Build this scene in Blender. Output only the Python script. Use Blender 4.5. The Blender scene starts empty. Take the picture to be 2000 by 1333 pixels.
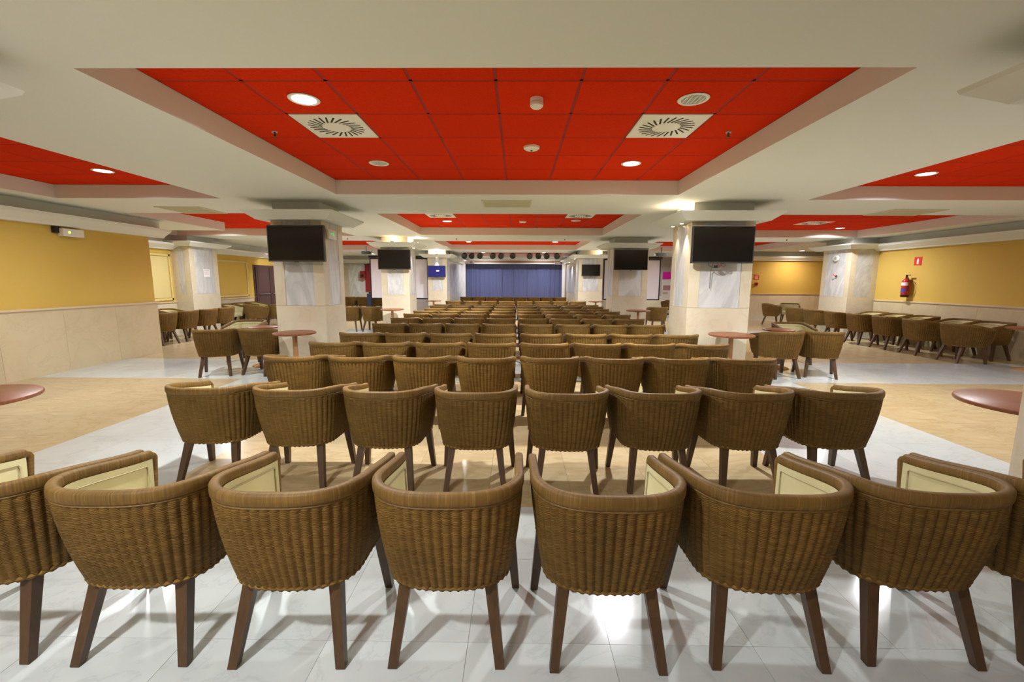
import bpy, math, random
from mathutils import Matrix, Vector
random.seed(7)
S = bpy.context.scene
C = S.collection
PI = math.pi

# ------------------------------------------------------------------ camera, world, exposure
CAMZ = 1.52
def make_camera():
    f, pit, yaw, rol = 838.6, .1391, -.0117, .0046
    cp, sp, cy, sy = math.cos(pit), math.sin(pit), math.cos(yaw), math.sin(yaw)
    F = Vector((sy*cp, cy*cp, -sp)); R = Vector((cy, -sy, 0)); U = R.cross(F)
    cr, sr = math.cos(rol), math.sin(rol)
    R, U = cr*R + sr*U, -sr*R + cr*U
    cd = bpy.data.cameras.new('camera'); cd.sensor_width = 36; cd.lens = f/2000*36
    cd.clip_start = .05; cd.clip_end = 200
    co = bpy.data.objects.new('camera', cd); C.objects.link(co)
    co.matrix_world = Matrix(((R.x, U.x, -F.x, 0), (R.y, U.y, -F.y, 0), (R.z, U.z, -F.z, CAMZ), (0, 0, 0, 1)))
    S.camera = co
make_camera()
w = bpy.data.worlds.new('world'); S.world = w; w.use_nodes = True
w.node_tree.nodes['Background'].inputs[0].default_value = (.9, .85, .75, 1)
w.node_tree.nodes['Background'].inputs[1].default_value = .25
vs = S.view_settings
vs.view_transform = 'Standard'; vs.look = 'None'; vs.gamma = 1; vs.use_curve_mapping = False
vs.exposure = 0.27
S.cycles.diffuse_bounces = 4; S.cycles.glossy_bounces = 2; S.cycles.max_bounces = 4; S.cycles.transmission_bounces = 2
S.cycles.use_adaptive_sampling = True; S.cycles.adaptive_threshold = .06
S.cycles.sample_clamp_indirect = 4
LAMP_W = 62          # downlight power
COOL = (.95, .97, 1.0); WARM = (1.0, .66, .36)

# ------------------------------------------------------------------ helpers
class MB:
    def __init__(s): s.v = []; s.f = []; s.uv = {}
    def box(s, x0, x1, y0, y1, z0, z1):
        b = len(s.v)
        s.v += [(x0,y0,z0),(x1,y0,z0),(x1,y1,z0),(x0,y1,z0),(x0,y0,z1),(x1,y0,z1),(x1,y1,z1),(x0,y1,z1)]
        s.f += [tuple(b+i for i in q) for q in ((0,3,2,1),(4,5,6,7),(0,1,5,4),(1,2,6,5),(2,3,7,6),(3,0,4,7))]
        return s
    def quad(s, a, b, c, d):
        n = len(s.v); s.v += [a, b, c, d]; s.f.append((n, n+1, n+2, n+3)); return s
    def loft(s, rings, closed=True, cap0=True, cap1=True):
        b = len(s.v); n = len(rings[0])
        for r in rings: s.v += [tuple(p) for p in r]
        for i in range(len(rings)-1):
            for j in range(n if closed else n-1):
                k = (j+1) % n
                s.f.append((b+i*n+j, b+i*n+k, b+(i+1)*n+k, b+(i+1)*n+j))
        if cap0: s.f.append(tuple(b+j for j in reversed(range(n))))
        if cap1: s.f.append(tuple(b+(len(rings)-1)*n+j for j in range(n)))
        return s
    def lathe(s, prof, n=24, c=(0,0,0), cap0=True, cap1=True):
        rings = [[(c[0]+r*math.cos(2*PI*j/n), c[1]+r*math.sin(2*PI*j/n), c[2]+z) for j in range(n)] for r, z in prof]
        return s.loft(rings, True, cap0, cap1)
    def cyl(s, a, b, r0, r1=None, n=12):
        r1 = r0 if r1 is None else r1
        a, b = Vector(a), Vector(b); t = (b-a).normalized()
        u = t.orthogonal().normalized(); v = t.cross(u)
        return s.loft([[a+(u*math.cos(2*PI*j/n)+v*math.sin(2*PI*j/n))*r0 for j in range(n)],
                       [b+(u*math.cos(2*PI*j/n)+v*math.sin(2*PI*j/n))*r1 for j in range(n)]])
    def tube(s, pts, r, n=6):
        pts = [Vector(p) for p in pts]; rings = []
        for i, p in enumerate(pts):
            t = (pts[min(i+1, len(pts)-1)] - pts[max(i-1, 0)]).normalized()
            u = t.cross(Vector((0, 0, 1)))
            if u.length < 1e-3: u = t.cross(Vector((0, 1, 0)))
            u.normalize(); v = u.cross(t)
            rings.append([p+(u*math.cos(2*PI*j/n)+v*math.sin(2*PI*j/n))*r for j in range(n)])
        return s.loft(rings)
    def mesh(s, name, mat, smooth=False, bevel=0):
        me = bpy.data.meshes.new(name); me.from_pydata([tuple(p) for p in s.v], [], s.f); me.validate()
        if mat: me.materials.append(mat)
        if smooth:
            me.polygons.foreach_set('use_smooth', [True]*len(me.polygons))
            me.set_sharp_from_angle(angle=math.radians(40))
        return me
    def build(s, name, mat, parent=None, smooth=False):
        return put(name, s.mesh(name, mat, smooth), parent)

def put(name, me, parent=None, loc=None, rz=None):
    o = bpy.data.objects.new(name, me); C.objects.link(o)
    if parent: o.parent = parent
    if loc: o.location = loc
    if rz: o.rotation_euler.z = rz
    return o
def thing(name, label, cat, loc=(0,0,0), rz=0, group=None):
    o = put(name, None, None, loc, rz); o.empty_display_size = .1
    return tag(o, label, cat, group)
def tag(o, label, cat, group=None):
    o['label'] = label; o['category'] = cat
    if group: o['group'] = group
    return o
def struct(o, label=None, cat=None):
    o['kind'] = 'structure'
    if label: o['label'] = label
    if cat: o['category'] = cat
    return o
def copy_tree(o, parent=None):
    c = o.copy(); C.objects.link(c); c.parent = parent
    for ch in o.children: copy_tree(ch, c)
    return c
ORD = ['zeroth','first','second','third','fourth','fifth','sixth','seventh','eighth','ninth','tenth','eleventh','twelfth','thirteenth','fourteenth']

# ------------------------------------------------------------------ materials
def mat(name, base, rough=.5, spec=.5, metal=0, emis=None, estr=0):
    m = bpy.data.materials.new(name); m.use_nodes = True
    b = m.node_tree.nodes['Principled BSDF']
    b.inputs['Base Color'].default_value = (*base, 1); b.inputs['Roughness'].default_value = rough
    b.inputs['Specular IOR Level'].default_value = spec; b.inputs['Metallic'].default_value = metal
    if emis: b.inputs['Emission Color'].default_value = (*emis, 1); b.inputs['Emission Strength'].default_value = estr; m.cycles.emission_sampling = 'NONE'
    return m
def nd(m, t, **k):
    n = m.node_tree.nodes.new(t)
    for a, v in k.items(): setattr(n, a, v)
    return n
def lk(m, a, b): m.node_tree.links.new(a, b)
def coords(m, scale=(1,1,1), kind='Object'):
    tc = nd(m, 'ShaderNodeTexCoord'); mp = nd(m, 'ShaderNodeMapping')
    mp.inputs['Scale'].default_value = scale; lk(m, tc.outputs[kind], mp.inputs[0]); return mp.outputs[0]
def noise(m, vec, scale, detail=4, rough=.55, dist=0):
    n = nd(m, 'ShaderNodeTexNoise'); n.inputs['Scale'].default_value = scale; n.inputs['Detail'].default_value = detail
    n.inputs['Roughness'].default_value = rough; n.inputs['Distortion'].default_value = dist
    lk(m, vec, n.inputs['Vector']); return n.outputs['Fac']
def ramp(m, fac, stops):
    r = nd(m, 'ShaderNodeValToRGB'); e = r.color_ramp.elements
    while len(e) < len(stops): e.new(.5)
    for i, (p, c) in enumerate(stops): e[i].position = p; e[i].color = (*c, 1)
    lk(m, fac, r.inputs[0]); return r.outputs[0]
def bump(m, h, strength=.3, dist=.01):
    b = nd(m, 'ShaderNodeBump'); b.inputs['Strength'].default_value = strength; b.inputs['Distance'].default_value = dist
    lk(m, h, b.inputs['Height']); lk(m, b.outputs[0], m.node_tree.nodes['Principled BSDF'].inputs['Normal'])
def setc(m, c): lk(m, c, m.node_tree.nodes['Principled BSDF'].inputs['Base Color'])
def mul(m, a, b, fac=1, mode='MULTIPLY'):
    x = nd(m, 'ShaderNodeMix', data_type='RGBA', blend_type=mode); x.inputs[0].default_value = fac
    lk(m, a, x.inputs[6]); lk(m, b, x.inputs[7]); return x.outputs[2]
def world_pos(m):
    g = nd(m, 'ShaderNodeNewGeometry'); return g.outputs['Position']
def scaled(m, vec, s):
    mp = nd(m, 'ShaderNodeMapping'); mp.inputs['Scale'].default_value = s; lk(m, vec, mp.inputs[0]); return mp.outputs[0]
def rnd_shift(m, vec, amt=37):
    oi = nd(m, 'ShaderNodeObjectInfo'); k = nd(m, 'ShaderNodeVectorMath', operation='SCALE')
    cb = nd(m, 'ShaderNodeCombineXYZ'); lk(m, oi.outputs['Random'], cb.inputs[0]); lk(m, oi.outputs['Random'], cb.inputs[1]); lk(m, oi.outputs['Random'], cb.inputs[2])
    lk(m, cb.outputs[0], k.inputs[0]); k.inputs['Scale'].default_value = amt
    a = nd(m, 'ShaderNodeVectorMath', operation='ADD'); lk(m, vec, a.inputs[0]); lk(m, k.outputs[0], a.inputs[1])
    return a.outputs[0], oi.outputs['Random']

def marble(name, c_main, c_vein, c_alt, rough, sc=1.0, vein_w=.06, stretch=(1,1,1)):
    m = mat(name, c_main, rough)
    v, r = rnd_shift(m, scaled(m, world_pos(m), stretch))
    cloud = ramp(m, noise(m, v, 2.2*sc, 6, .6, .6), [(.25, c_alt), (.7, c_main)])
    n = noise(m, v, 1.3*sc, 8, .6, 1.6)
    s = nd(m, 'ShaderNodeMath', operation='SUBTRACT'); lk(m, n, s.inputs[0]); s.inputs[1].default_value = .5
    a = nd(m, 'ShaderNodeMath', operation='ABSOLUTE'); lk(m, s.outputs[0], a.inputs[0])
    vein = ramp(m, a.outputs[0], [(0, c_vein), (vein_w, (1, 1, 1))])
    tone = ramp(m, r, [(0, (.9, .9, .9)), (1, (1, 1, 1))])
    setc(m, mul(m, mul(m, cloud, vein, .7), tone, 1)); return m

M = {}
M['white_marble'] = marble('white_marble', (.60, .64, .615), (.86, .86, .87), (.54, .575, .55), .12, 1.0, .018)
M['beige_marble'] = marble('beige_marble', (.55, .44, .255), (.86, .78, .68), (.48, .37, .20), .22, 1.6, .05, (.6, 1.8, 1))
M['wain_stone'] = marble('wainscot_stone', (.64, .54, .345), (.92, .91, .88), (.58, .475, .29), .3, 1.2, .03)
M['pillar_stone'] = marble('pillar_stone', (.73, .655, .50), (.92, .90, .86), (.67, .58, .41), .28, 1.0, .03)
M['panel_marble'] = marble('panel_marble', (.74, .745, .735), (.70, .70, .70), (.66, .66, .65), .2, .7, .10, (1.8, 1.8, .7))
M['grout'] = mat('grout', (.40, .37, .32), .8)
M['plaster'] = mat('ceiling_plaster', (.75, .755, .69), .75, .3)
def yel():
    m = mat('yellow_paint', (.78, .52, .17), .7, .2); v = world_pos(m)
    setc(m, ramp(m, noise(m, v, .8, 3), [(.3, (.63, .43, .09)), (.7, (.67, .46, .11))])); return m
M['yellow'] = yel()
M['yellow_panel'] = mat('pale_yellow_panel', (.68, .56, .24), .55, .4)
def redtile():
    m = mat('red_tile', (.5, .04, .018), .9, .05); v, r = rnd_shift(m, coords(m))
    c = ramp(m, noise(m, v, 60, 4, .7), [(.3, (.60, .024, .0015)), (.75, (.71, .036, .003))])
    setc(m, mul(m, c, ramp(m, r, [(0, (.92, .92, .92)), (1, (1, 1, 1))])))
    bump(m, noise(m, v, 160, 3, .7), .25, .004); return m
M['red_tile'] = redtile()
M['red_grid'] = mat('red_grid_bar', (.30, .02, .012), .7, .3)
M['white_metal'] = mat('white_painted_metal', (.80, .77, .67), .45)
M['cream_grille'] = mat('cream_grille', (.66, .62, .45), .6)
M['slot'] = mat('dark_slot', (.03, .025, .02), .8)
M['lens_on'] = mat('lamp_lens', (1, 1, 1), .4, emis=(1, .95, .93), estr=14)
M['lens_warm'] = mat('warm_lamp_lens', (1, 1, 1), .4, emis=(1, .75, .45), estr=18)
M['reflector'] = mat('lamp_reflector', (.45, .46, .42), .3, .5, 0)
M['black_plastic'] = mat('black_plastic', (.015, .013, .012), .35)
M['bezel'] = mat('grey_bezel', (.055, .05, .045), .3)
M['screen'] = mat('dark_screen', (.012, .010, .008), .12, .6)
M['blue_screen'] = mat('blue_lit_screen', (.01, .01, .05), .2, .5, emis=(.03, .03, .22), estr=.55)
M['grey_text'] = mat('white_glow', (.8, .8, .8), .4, emis=(.8, .85, 1), estr=1.0)
M['chrome'] = mat('steel', (.6, .6, .6), .25, .5, 1)
M['door_wood'] = mat('dark_door_wood', (.085, .042, .038), .4)
M['rail_wood'] = mat('wainscot_rail_stone', (.66, .53, .35), .35)
M['blue_cloth'] = mat('blue_curtain_cloth', (.13, .15, .31), .85, .2)
M['projection'] = mat('projection_screen_cloth', (.66, .63, .67), .8, .2)
M['magenta'] = mat('magenta_print', (.72, .0, .42), .5)
M['white_print'] = mat('white_print', (.88, .86, .87), .5)
M['pink_print'] = mat('pink_photo_print', (.5, .25, .3), .5)
M['red_paint'] = mat('red_paint', (.50, .02, .02), .3)
M['sign_red'] = mat('sign_red', (.72, .03, .02), .45)
M['dark_red'] = mat('dark_red_cloth', (.26, .015, .015), .8)
M['sign_white'] = mat('sign_white', (.85, .82, .76), .5)
M['label_blue'] = mat('label_blue', (.09, .06, .25), .5)
M['green_led'] = mat('green_led', (.2, .8, .1), .4, emis=(.35, 1, .1), estr=3)
M['exit_green'] = mat('exit_green', (.15, .55, .2), .4, emis=(.25, .8, .25), estr=.35)
M['grey_brown'] = mat('grey_brown_wall', (.42, .36, .32), .7)
M['lilac_wall'] = mat('pale_lilac_wall', (.62, .55, .52), .7)
M['dark_case'] = mat('dark_blue_case', (.03, .04, .075), .5)
M['brass'] = mat('brass_base', (.6, .42, .12), .3, .5, .9)
M['stage_wood'] = mat('stage_wood', (.30, .17, .09), .5)
M['cable'] = mat('dark_cable', (.03, .02, .02), .6)

def wood(name, a, b, rough=.4, sc=(30, 30, 3)):
    m = mat(name, a, rough); v, r = rnd_shift(m, coords(m, sc), 11)
    setc(m, ramp(m, noise(m, v, 1.2, 4, .6, .5), [(.3, a), (.7, b)])); return m
M['leg_wood'] = wood('leg_wood', (.058, .027, .009), (.095, .047, .017), .42)
M['table_wood'] = wood('table_wood', (.20, .070, .030), (.27, .105, .045), .38, (4, 40, 4)); M['table_wood'].node_tree.nodes['Principled BSDF'].inputs['Specular IOR Level'].default_value = .3
M['table_leg'] = wood('table_leg_wood', (.40, .19, .08), (.48, .25, .11), .35)

def wicker():
    m = mat('woven_wicker', (.2, .12, .05), .62, .22)
    uv = nd(m, 'ShaderNodeTexCoord').outputs['UV']
    sx = nd(m, 'ShaderNodeSeparateXYZ'); lk(m, uv, sx.inputs[0])
    k = nd(m, 'ShaderNodeMath', operation='MULTIPLY'); lk(m, sx.outputs[1], k.inputs[0]); k.inputs[1].default_value = 2*PI/.0075
    si = nd(m, 'ShaderNodeMath', operation='SINE'); lk(m, k.outputs[0], si.inputs[0])
    v, r = rnd_shift(m, scaled(m, uv, (14, 150, 1)), 23)
    n = noise(m, v, 1.0, 3, .6)
    big = noise(m, rnd_shift(m, scaled(m, uv, (3, 3, 1)), 9)[0], 1.0, 3, .6)
    c = ramp(m, n, [(.25, (.115, .062, .011)), (.55, (.205, .117, .024)), (.8, (.32, .193, .052))])
    c2 = ramp(m, big, [(.3, (.78, .76, .72)), (.7, (1.12, 1.1, 1.05))])
    tone = ramp(m, r, [(0, (.88, .86, .84)), (1, (1.08, 1.07, 1.05))])
    st = ramp(m, si.outputs[0], [(0, (.62, .6, .58)), (.6, (1, 1, 1))])
    setc(m, mul(m, mul(m, mul(m, c, c2), st, .8), tone))
    bump(m, si.outputs[0], .35, .0022); return m
M['wicker'] = wicker()
def wrap():
    m = mat('wrapped_cane_rim', (.27, .17, .07), .55, .28)
    uv = nd(m, 'ShaderNodeTexCoord').outputs['UV']
    v, r = rnd_shift(m, scaled(m, uv, (150, 2, 1)), 31)
    n = noise(m, v, 1.0, 3, .65)
    big = noise(m, rnd_shift(m, scaled(m, uv, (5, 5, 1)), 13)[0], 1.0, 3, .6)
    c = ramp(m, n, [(.25, (.115, .064, .014)), (.55, (.180, .103, .024)), (.82, (.29, .180, .056))])
    setc(m, mul(m, c, ramp(m, big, [(.3, (.8, .78, .75)), (.7, (1.15, 1.12, 1.08))])))
    bump(m, n, .3, .002); return m
M['wrap'] = wrap()
def cream():
    m = mat('cream_upholstery', (.70, .64, .38), .55, .35)
    v, r = rnd_shift(m, coords(m), 5)
    setc(m, ramp(m, noise(m, v, 6, 3), [(.3, (.58, .53, .29)), (.7, (.66, .61, .36))])); return m
M['cream'] = cream()
M['piping'] = mat('olive_piping', (.42, .36, .19), .6)

# ------------------------------------------------------------------ dimensions
ZS, ZR, TH = 2.72, 2.91, .6              # soffit, red tiles
PER = 5.38
XL, XLN, XR = -9.6, -7.5, 9.9
YB, YEND = -6.0, 24.0
RX0, RX1 = -2.56, 2.24
def rec_y(i): return 2.63+PER*i

# ------------------------------------------------------------------ floor
floor = struct(MB().box(-13, 14, YB, YEND+.5, -.2, -.004).build('floor', M['grout']))
def build_floor():
    xb = [-10.2, -4.25, -2.6, 2.2, 4.2, 13.2]; white_x = {1, 3}
    yb = [YB]; white_y = set(); yy = []
    for i in range(-1, 5):
        a = 1.07+PER*i; yy += [(a, 'w'), (a+1.66, 'b')]
    yb = [YB]; kinds = []; last = 'b'
    for a, k in yy:
        if a > YB+.1 and a < YEND: kinds.append(last); yb.append(a); last = k
    kinds.append(last); yb.append(YEND)
    def cuts(a, b):
        n = max(1, round((b-a)/.6)); return [a+(b-a)*i/n for i in range(n+1)]
    tiles = []
    for i in range(len(xb)-1):
        for j in range(len(yb)-1):
            wh = (i in white_x) or kinds[j] == 'w'
            xs, ys = cuts(xb[i], xb[i+1]), cuts(yb[j], yb[j+1])
            for a in range(len(xs)-1):
                for b in range(len(ys)-1): tiles.append((xs[a], xs[a+1], ys[b], ys[b+1], wh))
    def seen(t):
        x, y = (t[0]+t[1])/2, (t[2]+t[3])/2
        return y > 1.0 and abs(x) < 1.3*y+.6 and x > XLN-.3 and x < XR
    vis = sorted([t for t in tiles if seen(t)], key=lambda t: (t[0]+t[1])**2+(t[2]+t[3])**2)[:298]
    near = set(vis); cache = {}
    rest = {True: MB(), False: MB()}
    g = .0008
    for t in tiles:
        x0, x1, y0, y1, wh = t
        if t in near:
            key = (round(x1-x0, 4), round(y1-y0, 4), wh)
            if key not in cache:
                cache[key] = MB().box(-key[0]/2+g, key[0]/2-g, -key[1]/2+g, key[1]/2-g, -.02, 0).mesh('floor_tile', M['white_marble' if wh else 'beige_marble'])
            put('floor_tile', cache[key], floor, ((x0+x1)/2, (y0+y1)/2, 0))
        else: rest[wh].box(x0+g, x1-g, y0+g, y1-g, -.02, 0)
    for wh in rest:
        o = rest[wh].build('far_floor_tiles', M['white_marble' if wh else 'beige_marble'], floor); o['kind'] = 'stuff'
build_floor()

# ------------------------------------------------------------------ ceiling
ceiling = None
AISLE = [(-9.36, -6.92, 'Lout'), (-6.92, -4.43, 'Lin'), (RX0, RX1, 'C'), (4.26, 9.16, 'R')]
def is_rec(x, y):
    for i in range(-1, 4):
        y0 = rec_y(i); y1 = y0+3.62
        if y0 < y < y1 and RX0 < x < RX1: return True
        if i == 0 or i == -1:
            if y0+.1 < y < y1+.33 and -6.92 < x < -4.43: return True
            if y0+.1 < y < y1+.33 and 4.26 < x < 9.16: return True
        elif i < 3:
            if y0 < y < y1+.35 and (-7.2 < x < -4.43): return True
            if y0+2.75 < y < y1+.35 and (-9.36 < x < -7.19): return True
            if y0 < y < y1+.35 and 4.26 < x < 9.16: return True
    return False
def build_ceiling():
    global ceiling
    xs = sorted({-10.2, -9.36, -7.2, -6.92, -4.43, RX0, RX1, 4.26, 9.16, 13.2})
    ys = {YB-.1, YEND+.4}
    for i in range(-1, 4):
        y0 = rec_y(i); y1 = y0+3.62
        ys |= {round(v, 4) for v in (y0, y1, y0+.1, y1+.33, y1+.35, y0+2.75)}
    ys = sorted(ys)
    b = MB(); n, m = len(xs)-1, len(ys)-1
    R = [[is_rec((xs[i]+xs[i+1])/2, (ys[j]+ys[j+1])/2) for j in range(m)] for i in range(n)]
    zt = ZR+.012
    for i in range(n):
        for j in range(m):
            x0, x1, y0, y1 = xs[i], xs[i+1], ys[j], ys[j+1]
            z = zt if R[i][j] else ZS
            b.quad((x0, y0, z), (x0, y1, z), (x1, y1, z), (x1, y0, z))
            if i+1 < n and R[i][j] != R[i+1][j]: b.quad((x1, y0, ZS), (x1, y1, ZS), (x1, y1, zt), (x1, y0, zt))
            if j+1 < m and R[i][j] != R[i][j+1]: b.quad((x0, y1, ZS), (x1, y1, ZS), (x1, y1, zt), (x0, y1, zt))
    x0, x1, y0, y1 = xs[0], xs[-1], ys[0], ys[-1]
    b.box(x0, x1, y0, y1, zt+.05, zt+.2)
    ceiling = struct(b.build('ceiling', M['plaster']))
build_ceiling()
HOLES = set()
def tile_mesh():
    g = .006; h = TH/2-g; b = MB()
    r0 = [(-h, -h, 0), (h, -h, 0), (h, h, 0), (-h, h, 0)]; i = h-.008
    r1 = [(-i, -i, -.010), (i, -i, -.010), (i, i, -.010), (-i, i, -.010)]
    b.loft([r0, r1], True, True, True); return b.mesh('ceiling_tile', M['red_tile'])
TM = tile_mesh()
def tiles_in(x0, x1, y0, y1, single, skip=()):
    nx, ny = round((x1-x0)/TH), max(1, round((y1-y0)/TH)); far = MB(); grid = MB()
    sx, sy = (x1-x0)/nx, (y1-y0)/ny
    for i in range(nx+1): grid.box(x0+i*sx-.012, x0+i*sx+.012, y0, y1, ZR+.004, ZR+.012)
    for j in range(ny+1): grid.box(x0, x1, y0+j*sy-.012, y0+j*sy+.012, ZR+.004, ZR+.012)
    grid.build('tile_grid', M['red_grid'], ceiling)
    for i in range(nx):
        for j in range(ny):
            cx, cy = x0+(i+.5)*sx, y0+(j+.5)*sy
            if any(abs(cx-a) < .2 and abs(cy-b) < .2 for a, b in skip): continue
            if single:
                o = put('ceiling_tile', TM, ceiling, (cx, cy, ZR+.01)); o.scale = (sx/TH, sy/TH, 1)
            else: far.box(cx-sx/2+.006, cx+sx/2-.006, cy-sy/2+.006, cy+sy/2-.006, ZR, ZR+.01)
    if not single:
        o = far.build('far_ceiling_tiles', M['red_tile'], ceiling); o['kind'] = 'stuff'
DX = (-1.66, 1.34)
DIFF = []
for i in range(-1, 4):
    y0 = rec_y(i); dif = [(x, y0+1.51) for x in DX] if i in (0, 1) else []
    DIFF += dif
    tiles_in(RX0, RX1, y0, y0+3.62, i in (0, 1), dif)
    if i in (-1, 0):
        tiles_in(-6.92, -4.43, y0+.1, y0+3.95, i == 0); tiles_in(4.26, 9.16, y0+.1, y0+3.95, i == 0)
    elif i < 3:
        tiles_in(-7.2, -4.43, y0, y0+3.97, i == 1); tiles_in(-9.36, -7.2, y0+2.75, y0+3.97, i == 1)
        dr = [(4.26+(9.16-4.26)/8*4.5, y0+3.97/7*4.5)] if i == 1 else []
        DIFF += dr
        tiles_in(4.26, 9.16, y0, y0+3.97, i == 1, dr)

# ------------------------------------------------------------------ walls
def slabs(parent, axis, fixed, a, b, z0, z1, n, out, thick=.025, mt='wain_stone'):
    st = (b-a)/n; g = .0015
    for k in range(n):
        p, q = a+k*st+g, a+(k+1)*st-g
        lo, hi = sorted((fixed, fixed+out*thick))
        m = MB().box(lo, hi, p, q, z0, z1) if axis == 'x' else MB().box(p, q, lo, hi, z0, z1)
        m.build('wainscot_slab', M[mt], parent)
def cornice(parent, axis, fixed, a, b, out, zb=2.40, zt=2.54):
    prof = [(0, zb-.03), (.10, zb-.03), (.12, zb), (.26, zt-.05), (.28, zt), (0, zt)]
    def P(d, t, z): return (fixed+out*d, t, z) if axis == 'x' else (t, fixed+out*d, z)
    MB().loft([[P(d, a, z) for d, z in prof], [P(d, b, z) for d, z in prof]]).build('cornice', M['plaster'], parent)
    band = [(0, zt), (.03, zt), (.03, ZS-.002), (0, ZS-.002)]
    MB().loft([[P(d, a, z) for d, z in band], [P(d, b, z) for d, z in band]]).build('upper_band', M['plaster'], parent)
def rail(parent, axis, fixed, a, b, out, z=1.03, h=.03, d=.05):
    lo, hi = sorted((fixed, fixed+out*d)); lo2, hi2 = sorted((fixed, fixed+out*(d-.018)))
    m = MB()
    if axis == 'x': m.box(lo, hi, a, b, z, z+h); m.box(lo2, hi2, a, b, z-.02, z-.001)
    else: m.box(a, b, lo, hi, z, z+h); m.box(a, b, lo2, hi2, z-.02, z-.001)
    m.build('wainscot_rail', M['rail_wood'], parent)
# left block with its end
wl = struct(MB().box(XL-.4, XLN, YB, 8.83, 0, ZS+.15).build('wall_left', M['yellow']))
slabs(wl, 'x', XLN, YB, 8.83, .0, 1.01, 16, 1)
slabs(wl, 'y', 8.83, XL, XLN+.025, .0, 1.01, 2, 1)
rail(wl, 'x', XLN, YB, 8.88, 1); rail(wl, 'y', 8.83, XL, XLN, 1)
cornice(wl, 'x', XLN, YB, 8.83+.28, 1)
# left far wall
wf = struct(MB().box(XL-.4, XL, 8.83, YEND, 0, ZS+.15).build('wall_left_far', M['yellow']))
slabs(wf, 'x', XL, 8.86, 12.0, 0, .87, 4, 1, .025, 'pillar_stone'); slabs(wf, 'x', XL, 13.15, 15.55, 0, .87, 3, 1, .025, 'pillar_stone')
rail(wf, 'x', XL, 8.86, 12.0, 1, .88); rail(wf, 'x', XL, 13.15, 15.6, 1, .88)
cornice(wf, 'x', XL, 8.83, 21.4, 1, 2.36, 2.50)
def wall_panel(name, y0, y1, z0, z1, m):
    o = struct(MB().box(XL, XL+.012, y0, y1, z0, z1).build(name, M['yellow']))
    MB().box(XL+.012, XL+.02, y0+.08, y1-.08, z0+.07, z1-.07).build('panel', M[m], o)
    f = MB(); x0, x1 = XL+.012, XL+.035
    for a, b, c, d in ((y0, y1, z0, z0+.05), (y0, y1, z1-.05, z1), (y0, y0+.05, z0, z1), (y1-.05, y1, z0, z1)): f.box(x0, x1, a, b, c, d)
    f.build('panel_frame', M['yellow_panel'], o)
wall_panel('trim_1', 9.9, 11.9, .95, 2.2, 'yellow_panel')
wall_panel('trim_2', 13.25, 15.3, .95, 2.15, 'yellow')
# right walls
wr = struct(MB().box(XR, XR+.3, YB, 13.2, 0, ZS+.15).build('wall_right', M['yellow']))
slabs(wr, 'x', XR, YB, 12.05, 0, 1.01, 20, -1); rail(wr, 'x', XR, YB, 12.05, -1)
cornice(wr, 'x', XR, YB, 12.1, -1)
struct(MB().box(13.0, 13.3, 13.2, 17.7, 0, ZS+.15).build('wall_right_recess', M['yellow']))
struct(MB().box(XR+.3, 13.3, 12.9, 13.2, 0, ZS+.15).build('wall_right_return', M['yellow']))
wq = struct(MB().box(8.4, 13.3, 17.7, 18.0, 0, ZS+.15).build('wall_right_far', M['yellow']))
slabs(wq, 'y', 17.7, 8.4, 13.0, 0, 1.01, 5, -1, .025, 'pillar_stone'); rail(wq, 'y', 17.7, 8.4, 13.0, -1)
cornice(wq, 'y', 17.7, 8.4, 13.0, -1)
struct(MB().box(8.4, 8.5, 18.0, 21.8, 0, ZS+.15).build('wall_right_wing', M['grey_brown']))
we = struct(MB().box(2.4, 8.5, 21.8, 22.0, 0, ZS+.15).build('wall_right_end', M['grey_brown']))
slabs(we, 'y', 21.8, 3.5, 8.4, 0, .8, 5, -1, .025, 'pillar_stone')
wg = struct(MB().box(XL, -2.9, 21.8, 22.0, 0, ZS+.15).build('wall_left_end', M['lilac_wall']))
MB().box(-8.5, -7.85, 21.76, 21.8, 0, 2.3).build('marble_panel', M['panel_marble'], wg)
MB().box(-9.5, -8.5, 21.77, 21.8, 0, 2.3).build('stone_panel', M['pillar_stone'], wg)
cornice(wg, 'y', 21.8, XL+.2, -3.6, -1)
struct(MB().box(-13, 14, YB-.3, YB, 0, ZS+.15).build('wall_rear', M['plaster']))
struct(MB().box(-4, 4, 23.6, 23.8, 0, ZS+.15).build('wall_back', M['grey_brown']))

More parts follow.
